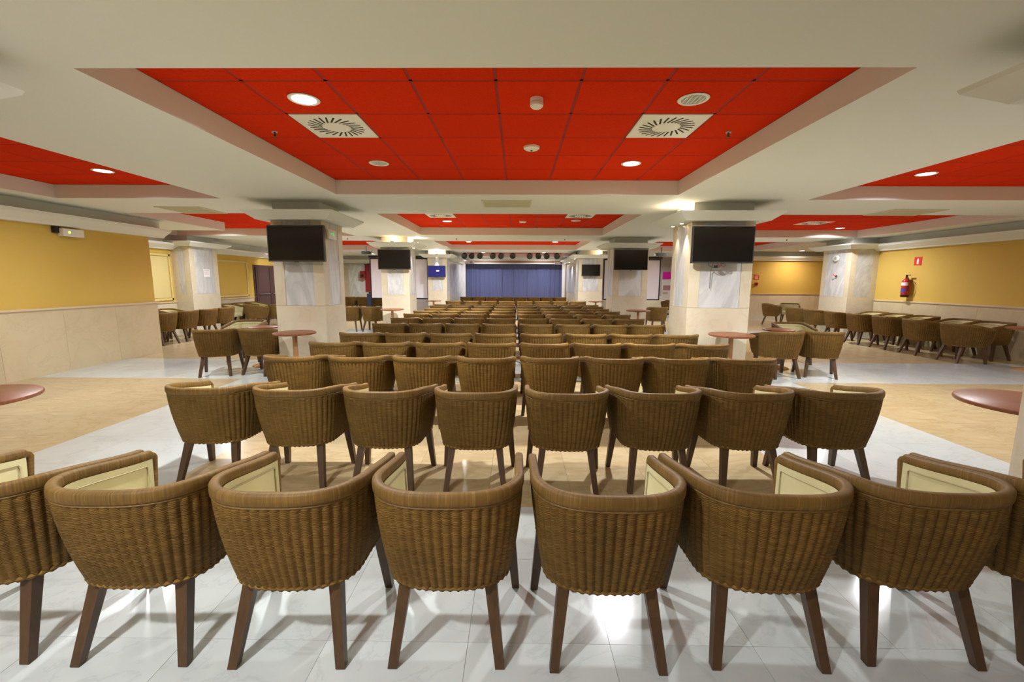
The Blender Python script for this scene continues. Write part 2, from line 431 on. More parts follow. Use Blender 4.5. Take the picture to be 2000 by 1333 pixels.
# ------------------------------------------------------------------ pillars
def face_slabs(root, axis, fixed, out, a, b, z1, strip=.17, zmid=1.115):
    t = .014; g = .003
    def bx(name, p, q, zz0, zz1, m, th=t):
        lo, hi = sorted((fixed, fixed+out*th))
        (MB().box(p, q, lo, hi, zz0, zz1) if axis == 'y' else MB().box(lo, hi, p, q, zz0, zz1)).build(name, M[m], root)
    bx('base_slab', a, b, 0.002, zmid-g, 'pillar_stone')
    bx('edge_slab', a, a+strip-g, zmid, z1, 'pillar_stone'); bx('edge_slab', b-strip+g, b, zmid, z1, 'pillar_stone')
    bx('marble_panel', a+strip, b-strip, zmid, z1, 'panel_marble', t-.004)
def pillar(x0, x1, y0, y1, label, lights=()):
    r = thing('pillar', label, 'pillar', ((x0+x1)/2, (y0+y1)/2, 0), 0, 'marble pillars')
    hx, hy = (x1-x0)/2, (y1-y0)/2; i = .014
    MB().box(-hx+i, hx-i, -hy+i, hy-i, 0.001, 2.44).build('core', M['pillar_stone'], r)
    face_slabs(r, 'y', -hy+i, -1, -hx, hx, 2.43); face_slabs(r, 'y', hy-i, 1, -hx, hx, 2.43)
    face_slabs(r, 'x', -hx+i, -1, -hy+i, hy-i, 2.43); face_slabs(r, 'x', hx-i, 1, -hy+i, hy-i, 2.43)
    def ring(o, z): return [(-hx-o, -hy-o, z), (hx+o, -hy-o, z), (hx+o, hy+o, z), (-hx-o, hy+o, z)]
    MB().loft([ring(.15, 2.432), ring(.17, 2.45), ring(.28, 2.53), ring(.29, 2.555)]).build('capital', M['plaster'], r)
    MB().box(-hx+.03, hx-.03, -hy+.03, hy-.03, 2.55, ZS+.02).build('neck', M['plaster'], r)
    return r
PL = (-3.83, -3.04); PR = (2.67, 3.64)
names = ['nearest the camera', 'behind the left television and small table', 'second', 'third']
pillar(*PL, 1.42, 2.24, 'beige pillar beside the camera at the left edge of the picture')
pillar(*PR, 1.42, 2.24, 'beige pillar cut off by the right edge behind the front row')
pillar(*PL, 6.79, 7.58, 'beige pillar with grey veined marble panel, nearest in view left of the rows')
pillar(*PR, 6.79, 7.58, 'wide beige pillar with white marble panel, nearest in view right of the rows')
pillar(*PL, 12.17, 12.98, 'second beige pillar left of the rows, halfway to the stage')
pillar(*PR, 12.17, 12.98, 'second beige pillar right of the rows, halfway to the stage')
pillar(-3.6, -2.84, 17.4, 18.2, 'far left beige pillar with the blue screen, next to the stage')
pillar(2.45, 3.4, 17.4, 18.2, 'far right beige pillar with the small black screen, next to the stage')
pillar(XL-.02, -9.1, 12.0, 13.12, 'marble clad wall pillar on the left wall with a paper notice')
pillar(9.15, XR+.02, 12.08, 13.18, 'marble clad wall pillar at the end of the right yellow wall')
# stage wing walls
s1 = struct(MB().box(-3.3, -2.86, 18.2, 23.6, 0, 2.5).build('wall_stage_left', M['panel_marble']))
s2 = struct(MB().box(2.48, 3.0, 18.2, 23.6, 0, 2.5).build('wall_stage_right', M['pillar_stone']))
MB().box(2.465, 2.48, 18.6, 22.6, 1.0, 2.15).build('marble_panel', M['panel_marble'], s2)
cornice(s1, 'x', -2.86, 18.5, 23.4, 1); cornice(s2, 'x', 2.48, 18.5, 23.4, -1)

# ------------------------------------------------------------------ stage
st = thing('stage', 'low wooden stage platform below the blue curtain', 'stage', (-.18, 22.9, 0))
MB().box(-2.66, 2.64, -.15, .68, 0, .5).build('platform', M['stage_wood'], st)
MB().box(-2.66, 2.64, -.2, .68, .5, .55).build('top_board', M['stage_wood'], st)
cu = thing('stage_curtain', 'blue stage curtain hanging across the back of the hall', 'curtain', (-.18, 23.2, .56))
def curtain():
    n = 8; W = 5.12; wd = W/n
    for k in range(n):
        b = MB(); seg = 40; r0, r1 = [], []
        for j in range(seg+1):
            x = -W/2+k*wd+wd*j/seg
            y = .010*math.sin(x*23+k)+.006*math.sin(x*51+2*k)+(.03 if k % 2 else 0)
            r0.append((x, y, 0)); r1.append((x, y, 1.98))
        b.loft([r0, r1], False, False, False); b.build('curtain_panel', M['blue_cloth'], cu, True)
    MB().box(-W/2, W/2, -.02, .05, 1.95, 1.99).build('curtain_rail', M['chrome'], cu)
curtain()
tr = struct(MB().box(-2.86, 2.48, 22.7, 22.85, 2.43, 2.56).build('trim_3', M['stage_wood'])); MB().box(-2.86, 2.48, 22.66, 22.70, 2.40, 2.45).build('lower_lip', M['plaster'], tr)
struct(MB().box(-2.86, 2.48, 22.72, 22.84, 2.56, ZS+.01).build('trim_4', M['plaster']))
struct(MB().box(-2.86, -2.71, 22.6, 22.75, 0, 2.43).build('trim_5', M['white_print']))
struct(MB().box(2.33, 2.48, 22.6, 22.75, 0, 2.43).build('trim_6', M['white_print']))

def spotlight(x, y, z, tilt, label, big=1.0):
    r = thing('stage_spotlight', label, 'spotlight', (x, y, z), 0, 'black spotlights above the stage')
    can = MB(); a = Vector((0, 0, 0)); d = Vector((0, -math.cos(tilt), -math.sin(tilt)))
    R = .125*big
    can.cyl(a-d*.12, a+d*.10, R*.85, R, 18); can.build('housing', M['black_plastic'], r, True)
    MB().cyl(a+d*.10, a+d*.105, R*.86, R*.86, 18).build('lens', M['screen'], r, True)
    MB().box(-R-.012, -R-.004, -.015, .015, -.01, .13).box(R+.004, R+.012, -.015, .015, -.01, .13).box(-R-.012, R+.012, -.015, .015, .13, .138).build('yoke', M['black_plastic'], r)
    MB().cyl((0, 0, .138), (0, 0, .20), .012).build('clamp', M['black_plastic'], r)
    return r
SP = [(-2.32, 'leftmost black spotlight of the row above the stage'), (-2.0, 'second black spotlight from the left above the stage'),
      (-1.64, 'third black spotlight from the left above the stage'), (-1.08, 'fourth black spotlight from the left above the stage'),
      (-.72, 'fifth black spotlight from the left above the stage'), (-.21, 'black spotlight hung highest in the middle above the stage'),
      (.53, 'fourth black spotlight from the right above the stage'), (.91, 'third black spotlight from the right above the stage'),
      (1.27, 'second black spotlight from the right above the stage'), (1.72, 'rightmost black spotlight of the row above the stage')]
for i, (x, l) in enumerate(SP): spotlight(x, 19.1, 2.62 if i == 5 else 2.61, .35, l, 1.0)
lb = thing('lighting_bar', 'dark metal bar carrying the stage spotlights', 'bar', (-.2, 19.1, 2.845))
MB().cyl((-2.4, 0, 0), (2.2, 0, 0), .024).build('pipe', M['black_plastic'], lb)
for x in (-2, 0, 2): MB().cyl((x, 0, 0), (x, 0, .12), .01).build('hanger', M['black_plastic'], lb)
def projector(x, y, z, label):
    r = thing('projector', label, 'projector', (x, y, z), 0, 'white projectors beside the stage')
    MB().box(-.2, .2, -.16, .16, 0, .11).build('body', M['white_print'], r)
    MB().cyl((.08, -.16, .055), (.08, -.20, .055), .035).build('lens', M['screen'], r)
    MB().cyl((-.15, 0, .11), (-.15, 0, .60), .012).build('hanger', M['white_print'], r); MB().cyl((.15, 0, .11), (.15, 0, .60), .012).build('hanger', M['white_print'], r)
projector(-2.25, 20.5, 2.32, 'white projector hung at the upper left corner of the stage')
projector(1.95, 20.5, 2.30, 'white projector hung at the upper right corner of the stage')

# ------------------------------------------------------------------ chairs
def superU(a, b, y0, xf, yf, n, N):
    """U in plan: left arm front (-xf, yf) back to (-a, y0), round the back, to the right arm; N+1 points by arc length"""
    p = [(-xf, yf)]
    for k in range(20): t = k/19; p.append((-xf+(xf-a)*t if True else 0, yf+(y0-yf)*t))
    for k in range(1, 80):
        th = PI*k/80; c, s = math.cos(th), math.sin(th)
        p.append((-math.copysign(abs(c)**(2/n), c)*a, y0-b*abs(s)**(2/n)))
    for k in range(20): t = k/19; p.append((a+(xf-a)*t, y0+(yf-y0)*t))
    L = [0]
    for i in range(1, len(p)): L.append(L[-1]+math.dist(p[i], p[i-1]))
    out = []; j = 0
    for i in range(N+1):
        d = L[-1]*i/N
        while j < len(L)-2 and L[j+1] < d: j += 1
        t = (d-L[j])/max(1e-9, L[j+1]-L[j]); t = min(1, max(0, t))
        out.append((p[j][0]+(p[j+1][0]-p[j][0])*t, p[j][1]+(p[j+1][1]-p[j][1])*t))
    return out, L[-1]
def uvs(me, fn):
    l = me.uv_layers.new(name='UVMap')
    for poly in me.polygons:
        for li in poly.loop_indices: l.data[li].uv = fn(me.loops[li].vertex_index)
def chair_meshes():
    NR = 42; N = NR*6
    top, Lt = superU(.292, .248, -.045, .295, .275, 2.75, N)
    bot, Lb = superU(.246, .178, -.045, .263, .215, 2.6, N)
    def nrm(P, i):
        a, b = P[max(0, i-1)], P[min(len(P)-1, i+1)]; d = Vector((b[0]-a[0], b[1]-a[1])); d.normalize()
        return Vector((-d[1], d[0]))*-1 if False else Vector((d[1], -d[0]))
    sgn = -1 if nrm(top, N//2)[1] > 0 else 1
    NT = [nrm(top, i)*sgn for i in range(N+1)]
    def ztop(y):
        t = min(1, max(0, (y+.17)/.45)); return .728-.078*(.55*t+.45*t*t*(3-2*t))
    ZB = .325
    def pt(i, t, off=0):
        w = 1-(1-t)**1.7
        x = bot[i][0]+(top[i][0]-bot[i][0])*w; y = bot[i][1]+(top[i][1]-bot[i][1])*w
        z = ZB+(ztop(top[i][1])-ZB)*t
        return Vector((x+NT[i][0]*off, y+NT[i][1]*off, z))
    me = {}
    prof = [0, .62, .92, 1, .92, .62]
    b = MB(); K = 11; uvl = []
    for k in range(K):
        t = k/(K-1)
        for i in range(N+1):
            b.v.append(pt(i, t, .0105*prof[i % 6]*(1 if t < .97 else .4))); uvl.append((Lt*i/N, t*.42))
    for k in range(K-1):
        for i in range(N): b.f.append((k*(N+1)+i, k*(N+1)+i+1, (k+1)*(N+1)+i+1, (k+1)*(N+1)+i))
    me['shell'] = b.mesh('wicker_shell', M['wicker']); me['shell'].polygons.foreach_set('use_smooth', [True]*len(me['shell'].polygons)); uvs(me['shell'], lambda v: uvl[v])
    # rim: sweep with a rounded section, running down the front edge of each arm
    path = []; NS = 64
    for q in range(NS+1):
        i = round(N*q/NS); p = pt(i, 1, -.004); path.append((p, NT[i]))
    def post(i):
        lst = []
        e = pt(i, 1, -.004)
        for a in (20, 45, 70): r = .03; lst.append((Vector((e[0], e[1]+r*math.sin(math.radians(a)), e[2]-r*(1-math.cos(math.radians(a))))), NT[i]))
        for t in (.85, .6, .35, .08): p = pt(i, t, -.004); lst.append((Vector((p[0], p[1]+.028*(.3+.7*t), p[2])), NT[i]))
        return lst
    path = list(reversed(post(0)))+path+post(N)
    sec = []
    for k in range(12):
        th = 2*PI*k/12; c, s = math.cos(th), math.sin(th)
        sec.append((math.copysign(abs(c)**.6, c)*.020, math.copysign(abs(s)**.6, s)*.027))
    b = MB(); rings = []; d = 0; ul = []; prev = None
    for j, (p, n2) in enumerate(path):
        T = (path[min(j+1, len(path)-1)][0]-path[max(j-1, 0)][0]).normalized()
        n3 = Vector((n2[0], n2[1], 0)); n3 = (n3-T*n3.dot(T)).normalized(); B = n3.cross(T)
        if prev is not None: d += (p-prev).length
        prev = p
        shrink = 1 if 7 <= j < len(path)-7 else .62
        rings.append([p+n3*u*shrink+B*v*shrink for u, v in sec]); ul += [(d, k/12*.15) for k in range(12)]
    b.loft(rings); me['rim'] = b.mesh('rim', M['wrap']); me['rim'].polygons.foreach_set('use_smooth', [len(p.vertices) == 4 for p in me['rim'].polygons])
    uvs(me['rim'], lambda v: ul[v])
    # seam cord just under the rim and the braid along the bottom
    b = MB(); b.tube([pt(round(N*q/60), .925, .007) for q in range(61)], .0042, 5); me['cord'] = b.mesh('seam_cord', M['wrap'], True); uvs(me['cord'], lambda v: (v*.01, 0))
    b = MB(); nb = 130; pts = [pt(round(N*q/nb), 0, .002) for q in range(nb+1)]; rings = []
    for q, p in enumerate(pts):
        n2 = NT[round(N*q/nb)]; n3 = Vector((n2[0], n2[1], 0)); r = .0095+.0028*math.sin(q*2*PI/3.3)
        rings.append([p+n3*math.cos(2*PI*k/6)*r+Vector((0, 0, math.sin(2*PI*k/6)*r*1.2)) for k in range(6)])
    b.loft(rings); me['braid'] = b.mesh('braided_edge', M['wicker'], True); uvs(me['braid'], lambda v: ((v//6)*.01, (v % 6)*.004))
    # upholstery inside
    b = MB(); NU = 46; K = 5
    for k in range(K):
        t = .22+.74*k/(K-1)
        for q in range(NU+1):
            i = round(N*(.004+.992*q/NU)); b.v.append(pt(i, t, -.026))
    for k in range(K-1):
        for q in range(NU): b.f.append((k*(NU+1)+q, (k+1)*(NU+1)+q, (k+1)*(NU+1)+q+1, k*(NU+1)+q+1))
    me['uph'] = b.mesh('upholstery', M['cream']); me['uph'].polygons.foreach_set('use_smooth', [True]*len(me['uph'].polygons))
    b = MB(); pp = [pt(round(N*.026), t, -.029) for t in (.25, .5, .75, .86)]+[pt(round(N*(.03+.94*q/40)), .875, -.029) for q in range(41)]+[pt(round(N*.974), t, -.029) for t in (.86, .75, .5, .25)]
    b.tube(pp, .0035, 5); me['pipe'] = b.mesh('piping', M['piping'], True)
    # seat cushion
    b = MB(); rings = []
    base = [pt(round(N*q/40), .3, -.03) for q in range(41)]
    cx = sum(p[0] for p in base)/41; cy = .02
    for z, s in ((.345, .96), (.36, 1), (.42, 1), (.448, .985), (.462, .94), (.468, .8), (.471, .4)):
        rings.append([Vector((cx+(p[0]-cx)*s, cy+(p[1]-cy)*s, z)) for p in base])
    b.loft(rings); me['seat'] = b.mesh('seat', M['cream'], True)
    def leg(t, f):
        b = MB(); ht, hf = .025, .0175
        def sq(c, h, z): return [(c[0]-h, c[1]-h, z), (c[0]+h, c[1]-h, z), (c[0]+h, c[1]+h, z), (c[0]-h, c[1]+h, z)]
        b.loft([sq(f, hf-.003, 0), sq(f, hf, .004), sq(t, ht, .365)]); return b.mesh('leg', M['leg_wood'])
    me['legs'] = [leg((-.165, -.135), (-.212, -.245)), leg((.165, -.135), (.212, -.245)), leg((-.245, .165), (-.278, .21)), leg((.245, .165), (.278, .21))]
    return me
CM = chair_meshes()
def chair(x, y, rz, label, group, detail=True):
    r = thing('wicker_chair', label, 'chair', (x, y, 0), rz, group)
    put('wicker_shell', CM['shell'], r); put('rim', CM['rim'], r); put('seat', CM['seat'], r)
    u = put('upholstery', CM['uph'], r)
    for l in CM['legs']: put('leg', l, r)
    put('braided_edge', CM['braid'], r)
    if detail: put('seam_cord', CM['cord'], r); put('piping', CM['pipe'], u)
    return r
ROWY = [1.742, 3.18, 4.51, 5.50, 6.48, 7.90, 9.10, 10.25, 11.25, 12.25, 13.45, 14.25, 16.75, 21.0]
R1X = [-2.165, -1.53, -.905, -.275, .368, 1.012, 1.64, 2.272]
rr = random.Random(3)
rowname = lambda k: 'row nearest the camera' if k == 0 else ('last row before the stage' if k == 13 else f'{ORD[k+1]} row from the camera')
for k, y in enumerate(ROWY):
    pitch = [0, .667, .669, .672, .678, .675, .675, .68, .68, .66, .684, .684, .69, .65][k]
    cx = [0, .035, .012, .012, .018, .012, .0, -.01, -.02, -.02, -.03, -.03, -.06, -.195][k]
    for j in range(8):
        x = R1X[j] if k == 0 else cx+(j-3.5)*pitch
        dy = rr.uniform(-.012, .012); a = rr.uniform(-.03, .03)
        if k == 0: dy = [.0, 0, .0, .012, .0, .02, .045, .05][j]; a = [.02, .02, .02, .01, -.01, -.02, -.03, -.03][j]
        if k == 1: dy += .012*abs(j-3.5)**2*.5-.02
        nm = ORD[j+1] if j < 4 else ORD[8-j]
        chair(x, y+dy, a, f'wicker tub chair, {nm} from the {"left" if j < 4 else "right"} in the {rowname(k)}', f'wicker chairs in rows facing the stage', k < 8)
SIDE = 'wicker chairs along the sides of the hall'
# groups beside the first pillars
chair(-4.82, 6.80, .30, 'brown wicker chair with ribbed back, left of two beside the left pillar table', SIDE)
chair(-4.14, 6.90, -.22, 'brown wicker chair beside the left pillar, right of two seen from behind', SIDE)
chair(-5.1, 8.0, PI+.1, 'wicker chair showing its cream inside, facing the camera near the left pillar', SIDE)
chair(4.24, 6.94, .16, 'brown wicker chair beside the right pillar, left of two seen from behind', SIDE)
chair(4.93, 7.0, -.34, 'brown wicker chair at the group by the right pillar, its right rear leg splayed', SIDE)
chair(5.2, 8.15, PI-.1, 'wicker chair showing its cream inside, facing the camera near the right pillar', SIDE)
# right wing
for k, y in enumerate([8.35, 9.2, 10.0, 10.8, 11.6, 12.45, 13.3]):
    chair(8.63, y, -PI/2+rr.uniform(-.12, .12), f'dark wicker chair, {"nearest" if k == 0 else ORD[k+1]} of the outer line before the right wall', SIDE)
for k, y in enumerate([8.66, 9.3, 10.17, 10.86, 11.55]):
    chair(9.46, y, PI/2+rr.uniform(-.08, .08), f'cream-lined wicker chair against the right wall, {"nearest" if k == 0 else ORD[k+1]} from the camera', SIDE)
chair(9.15, 15.6, -PI/2-.5, 'lit wicker chair with green seat, left of two by the far right wall', SIDE)
chair(10.0, 15.9, PI-.5, 'lit wicker chair beside the right wall pillar, right of two by the far wall', SIDE)
# left wing
for k, y in enumerate([9.90, 10.6, 11.3, 12.0]):
    chair(-8.35, y, PI/2+rr.uniform(-.1, .1), f'dark wicker chair, {"nearest" if k == 0 else ORD[k+1]} of four past the end of the left wall', SIDE)
for k, y in enumerate([10.45, 11.15]):
    chair(-9.12, y, -PI/2, f'wicker chair with cream inside below the left yellow panel, {"nearer" if k == 0 else "farther"} of two', SIDE)
for k, y in enumerate([13.6, 14.3, 15.0]):
    chair(-9.18, y, -PI/2, f'wicker chair with cream inside left of the brown door, {["nearest", "middle", "farthest"][k]} of three', SIDE)
chair(-8.3, 13.5, -PI/2+.9, 'wicker chair with olive inside turned towards the camera, beyond the left wall pillar', SIDE)
chair(-7.75, 13.9, PI/2-.5, 'wicker chair turned half away in front of the brown door', SIDE)
chair(-7.6, 14.9, PI/2-.3, 'wicker chair right below the brown door beside the left pillar', SIDE)
# behind the first pillars
chair(-5.02, 12.85, .15, 'wicker chair seen between the two left pillars, left of the pair', SIDE)
chair(-4.33, 12.85, -.25, 'wicker chair touching the second left pillar, right of the pair', SIDE)
for k in range(3): chair(-7.95+.68*k, 20.4, -.1, f'small far wicker chair before the red hanging, {["left", "middle", "right"][k]} of three', SIDE, False)
chair(4.32, 13.35, .05, 'dark wicker chair seen between the two right pillars', SIDE)
chair(6.62, 18.6, .3, 'far wicker chair standing before the magenta banner', SIDE, False)

# ------------------------------------------------------------------ tables
def table(x, y, r, label, gold=False, z=.745):
    t = thing('round_table', label, 'table', (x, y, 0), 0, 'round wooden tables')
    MB().lathe([(r-.02, z-.032), (r-.004, z-.028), (r, z-.018), (r-.002, z-.006), (r-.012, z)], 48).build('table_top', M['table_wood'], t, True)
    MB().lathe([(.036, .03), (.034, z-.05)], 16).build('column', M['table_leg'], t, True)
    MB().lathe([(.12, z-.05), (.12, z-.032)], 20).build('mounting_plate', M['black_plastic'], t, True)
    MB().lathe([(.21, 0), (.21, .012), (.19, .022), (.05, .045), (.04, .06)], 28).build('base', M['brass'] if gold else M['table_leg'], t, True)
table(-3.66, 2.70, .38, 'round brown table cut off by the left edge of the picture')
table(3.40, 2.78, .38, 'round brown table half hidden by the pillar at the right edge')
table(-3.34, 6.36, .30, 'round wooden table in front of the nearest left pillar')
table(3.22, 6.44, .32, 'round wooden table in front of the nearest right pillar')
table(-3.43, 11.75, .32, 'round wooden table in front of the second left pillar')
table(3.30, 11.75, .32, 'round wooden table in front of the second right pillar')
table(-3.30, 16.95, .30, 'round wooden table before the far left pillar beside the stage')
table(3.08, 16.95, .30, 'round wooden table before the far right pillar beside the stage')
table(4.62, 7.6, .25, 'round table with brass base inside the chair group by the right pillar', True, .70)
table(-4.5, 7.52, .25, 'round table inside the chair group by the left pillar', False, .70)
table(9.02, 7.55, .35, 'round wooden table by the right wall at the edge of the picture', False)

# ------------------------------------------------------------------ televisions
def tv(x0, x1, z0, z1, y, label, screen='screen', depth=.045, lamp=False):
    r = thing('television', label, 'television', ((x0+x1)/2, y, (z0+z1)/2), 0, 'televisions on the pillars')
    hx, hz = (x1-x0)/2, (z1-z0)/2; b = .014
    MB().box(-hx, hx, 0, depth, -hz, hz).build('housing', M['black_plastic'], r)
    f = MB(); f.box(-hx, hx, -.008, 0, -hz, -hz+b*1.6).box(-hx, hx, -.008, 0, hz-b, hz).box(-hx, -hx+b, -.008, 0, -hz+b*1.6, hz-b).box(hx-b, hx, -.008, 0, -hz+b*1.6, hz-b)
    f.build('bezel', M['bezel'], r)
    s = MB().box(-hx+b, hx-b, -.004, 0, -hz+b*1.6, hz-b).build('screen', M[screen], r)
    MB().box(-.15, .15, depth, depth+.06, -.12, .12).build('wall_mount', M['black_plastic'], r)
    MB().box(-.03, .03, -.011, -.008, -hz-.012, -hz+.006).build('sensor_bar', M['bezel'], r)
    return r, s
tv(-3.82, -2.95, 1.80, 2.345, 6.66, 'large black television on the nearest left pillar')
r, s = tv(2.64, 3.57, 1.80, 2.35, 6.66, 'large black television with loose cables on the nearest right pillar')
def cables(r):
    MB().tube([(-.20, .02, -.26), (-.19, .015, -.31), (-.12, .01, -.345), (-.04, .01, -.34), (0, .02, -.30)], .005).build('cable', M['cable'], r, True)
    MB().tube([(-.07, .02, -.27), (-.02, .01, -.31), (.05, .01, -.325), (.06, .015, -.29)], .005).build('cable', M['dark_red'], r, True)
    MB().tube([(-.11, .05, -.27), (-.12, .095, -.40), (-.115, .105, -.66)], .004).build('cable', M['cable'], r, True)
    MB().box(-.10, -.06, .0, .04, -.345, -.305).build('plug', M['black_plastic'], r)
cables(r)
tv(-3.86, -2.96, 1.82, 2.365, 12.03, 'black television on the second left pillar')
tv(2.66, 3.58, 1.83, 2.385, 12.03, 'black television on the second right pillar')
r, s = tv(-3.56, -2.86, 1.65, 2.11, 17.27, 'small television with glowing dark blue screen on the far left pillar', 'blue_screen')
MB().box(-.02, .09, -.006, -.004, .0, .05).build('screen_logo', M['grey_text'], s)
tv(2.55, 3.28, 1.72, 2.18, 17.27, 'small black television on the far right pillar beside the stage')

# ------------------------------------------------------------------ ceiling fittings
def lamp(x, y, on, label, r=.105, z=ZR, power=None, col=COOL):
    t = thing('downlight', label, 'ceiling light', (x, y, z), 0, 'round recessed downlights')
    MB().lathe([(r-.012, .004), (r, .002), (r+.012, -.006), (r+.004, -.012), (r-.016, -.008), (r-.016, .004)], 32, cap0=False, cap1=False).build('trim_ring', M['white_metal'], t, True)
    if on:
        MB().lathe([(r-.016, -.006), (r-.05, -.010), (.001, -.011)], 32, cap0=False).build('lens', M['lens_on'], t, True)
        ld = bpy.data.lights.new('downlight_lamp', 'AREA'); ld.shape = 'DISK'; ld.size = 2*(r-.02); ld.energy = power or LAMP_W; ld.color = col; ld.spread = math.radians(160)
        lo = bpy.data.objects.new('downlight_lamp', ld); C.objects.link(lo); lo.parent = t; lo.location = (0, 0, -.02)
    else:
        MB().lathe([(r-.018, -.006), (r-.03, -.004), (.001, -.0035)], 32, cap0=False).build('reflector', M['reflector'], t, True)
        b = MB()
        for k in range(-2, 3): b.box(k*.032-.003, k*.032+.003, -.07, .07, -.011, -.005)
        b.build('louvre', M['white_metal'], t)
def rl(i, a): return rec_y(i)+a
lamp(-1.66, rl(0,.9), True, 'lit downlight in the central red ceiling, near left', power=LAMP_W*1.3); lamp(1.34, rl(0,.9), False, 'unlit downlight in the central red ceiling, near right')
lamp(-1.66, rl(0,2.72), False, 'unlit downlight in the central red ceiling, far left'); lamp(1.34, rl(0,2.72), True, 'lit downlight in the central red ceiling, far right', power=LAMP_W*2.0)
lamp(-1.66, rl(1,2.35), True, 'lit downlight in the second red ceiling panel, left', power=LAMP_W*3.2); lamp(1.34, rl(1,2.2), False, 'unlit downlight in the second red ceiling panel, right')
lamp(-1.75, rl(2,2.3), True, 'lit downlight in the third red ceiling panel, left', power=LAMP_W*2.0); lamp(1.34, rl(2,2.3), True, 'lit downlight in the third red ceiling panel, right', power=LAMP_W*2.0)
lamp(-5.36, 5.73, True, 'lit downlight in the red ceiling over the left aisle'); lamp(5.24, 5.82, True, 'lit downlight in the red ceiling over the right aisle, nearest')
lamp(8.3, 11.45, True, 'lit downlight in the red ceiling near the right wall pillar')
for x, y, l, k in ((-1.66, -.05, 'left of the camera', 1.2), (-1.66, -1.85, 'added as fill far behind the camera, left', .6), (1.34, -1.85, 'added as fill far behind the camera, right', .35), (-5.4, -1, 'added as fill in the left aisle behind the camera', .5),  # first follows the leg shadows; the others behind the camera are added fill
        (5.24, 3.6, 'in the right aisle beside the front row', .45), (8.3, 3.6, 'by the right wall beside the front row', .7)):
    lamp(x, y, True, 'lit downlight '+l, power=LAMP_W*k)
for x, y, l in ((-7.9, 11.3, 'over the chairs past the left wall'), (-5.6, 11.3, 'over the left aisle behind the nearest pillar'), (-5.8, 15.2, 'in the far left aisle'), (-8.0, 16.2, 'before the brown door'),
        (5.8, 15.2, 'in the far right aisle'), (5.2, 11.4, 'over the right aisle behind the nearest pillar')):
    lamp(x, y, True, 'lit downlight '+l, power=LAMP_W*.9)
for x, l in ((-6.6, 'left'), (6.3, 'right')): lamp(x, 19.9, True, f'added fill downlight in the plaster ceiling at the far {l} end', z=ZS, power=LAMP_W*.8)  # lamps added to brighten the dark far ends of the side aisles
lamp(10.9, 16.9, True, 'lit downlight before the far right yellow wall', z=ZS, power=LAMP_W*.5, col=(1, .82, .70))
for x, l in ((-1.7, 'left'), (1.3, 'right')): lamp(x, rl(3,2.9), True, 'lit downlight in the ceiling over the stage, '+l, power=LAMP_W*.7)

def slot_mesh(): return MB().box(.125, .25, -.008, .008, -.0075, -.004).mesh('slot', M['slot'])
SLOT = slot_mesh()
def diffuser(x, y, label):
    t = thing('air_diffuser', label, 'air vent', (x, y, ZR), 0, 'square swirl air diffusers')
    h = .292
    MB().loft([[(-h, -h, .01), (h, -h, .01), (h, h, .01), (-h, h, .01)], [(-h, -h, -.002), (h, -h, -.002), (h, h, -.002), (-h, h, -.002)], [(-h+.012, -h+.012, -.006), (h-.012, -h+.012, -.006), (h-.012, h-.012, -.006), (-h+.012, h-.012, -.006)]]).build('plate', M['white_metal'], t)
    MB().lathe([(.115, -.006), (.112, -.010), (.001, -.011)], 32, cap0=False).build('centre_disc', M['white_metal'], t, True)
    for k in range(24):
        a = 2*PI*k/24; o = put('slot', SLOT, t)
        off = Matrix.Rotation(a, 4, 'Z') @ Matrix.Translation((.12, 0, 0)) @ Matrix.Rotation(.55, 4, 'Z') @ Matrix.Translation((-.12, 0, 0))
        o.matrix_local = off
dl = ['square swirl air diffuser in the central red ceiling, left', 'square swirl air diffuser in the central red ceiling, right', 'square air diffuser in the second red ceiling panel, left', 'square air diffuser in the second red ceiling panel, right', 'square air diffuser in the red ceiling near the right wall']
for (x, y), l in zip(DIFF, dl): diffuser(x, y, l)
def detector(x, y, label, tall=True, z=ZR):
    t = thing('smoke_detector', label, 'smoke detector', (x, y, z))
    if tall:
        MB().lathe([(.05, 0), (.05, -.03)], 24).build('base', M['white_metal'], t, True)
        MB().lathe([(.047, -.031), (.047, -.036), (.052, -.038), (.050, -.055), (.036, -.068), (.001, -.07)], 24, cap0=False).build('sensor_head', M['white_metal'], t, True)
    else:
        MB().lathe([(.085, 0), (.083, -.018), (.06, -.032), (.001, -.036)], 28).build('body', M['white_metal'], t, True)
        MB().lathe([(.012, -.036), (.010, -.042)], 12).build('indicator', M['slot'], t, True)
detector(.14, 3.53, 'small white smoke detector in the middle of the central red ceiling'); detector(.14, 4.73, 'flat white disc detector in the central red ceiling', False)
detector(.12, rl(1, 2.4), 'white detector in the middle of the second red ceiling panel', False); detector(5.6, 11.2, 'white detector in the red ceiling right of the nearest right pillar', False)
def sprinkler(x, y, z, label):
    t = thing('sprinkler', label, 'sprinkler', (x, y, z), 0, 'ceiling sprinklers')
    MB().lathe([(.03, 0), (.028, -.008), (.012, -.01)], 16).build('escutcheon', M['chrome'], t, True)
    MB().lathe([(.010, -.009), (.009, -.04)], 10).build('stem', M['bezel'], t, True)
    MB().lathe([(.018, -.04), (.018, -.044)], 12).build('deflector', M['bezel'], t, True)
for x, y, z, l in ((-2.31, 4.28, ZR, 'sprinkler in the central red ceiling, left'), (1.97, 4.28, ZR, 'sprinkler in the central red ceiling, right'),
    (-1.75, 12.6, ZS, 'sprinkler in the plaster beam before the third red panel, left'), (1.35, 12.6, ZS, 'sprinkler in the plaster beam before the third red panel, right'),
    (-7.0, 12.4, ZS, 'sprinkler in the plaster ceiling above the left wall pillar'), (-4.9, 12.6, ZS, 'sprinkler in the plaster ceiling right of the nearest left pillar'), (7.6, 12.5, ZS, 'sprinkler in the plaster ceiling left of the right wall pillar')):
    sprinkler(x, y, z, l)
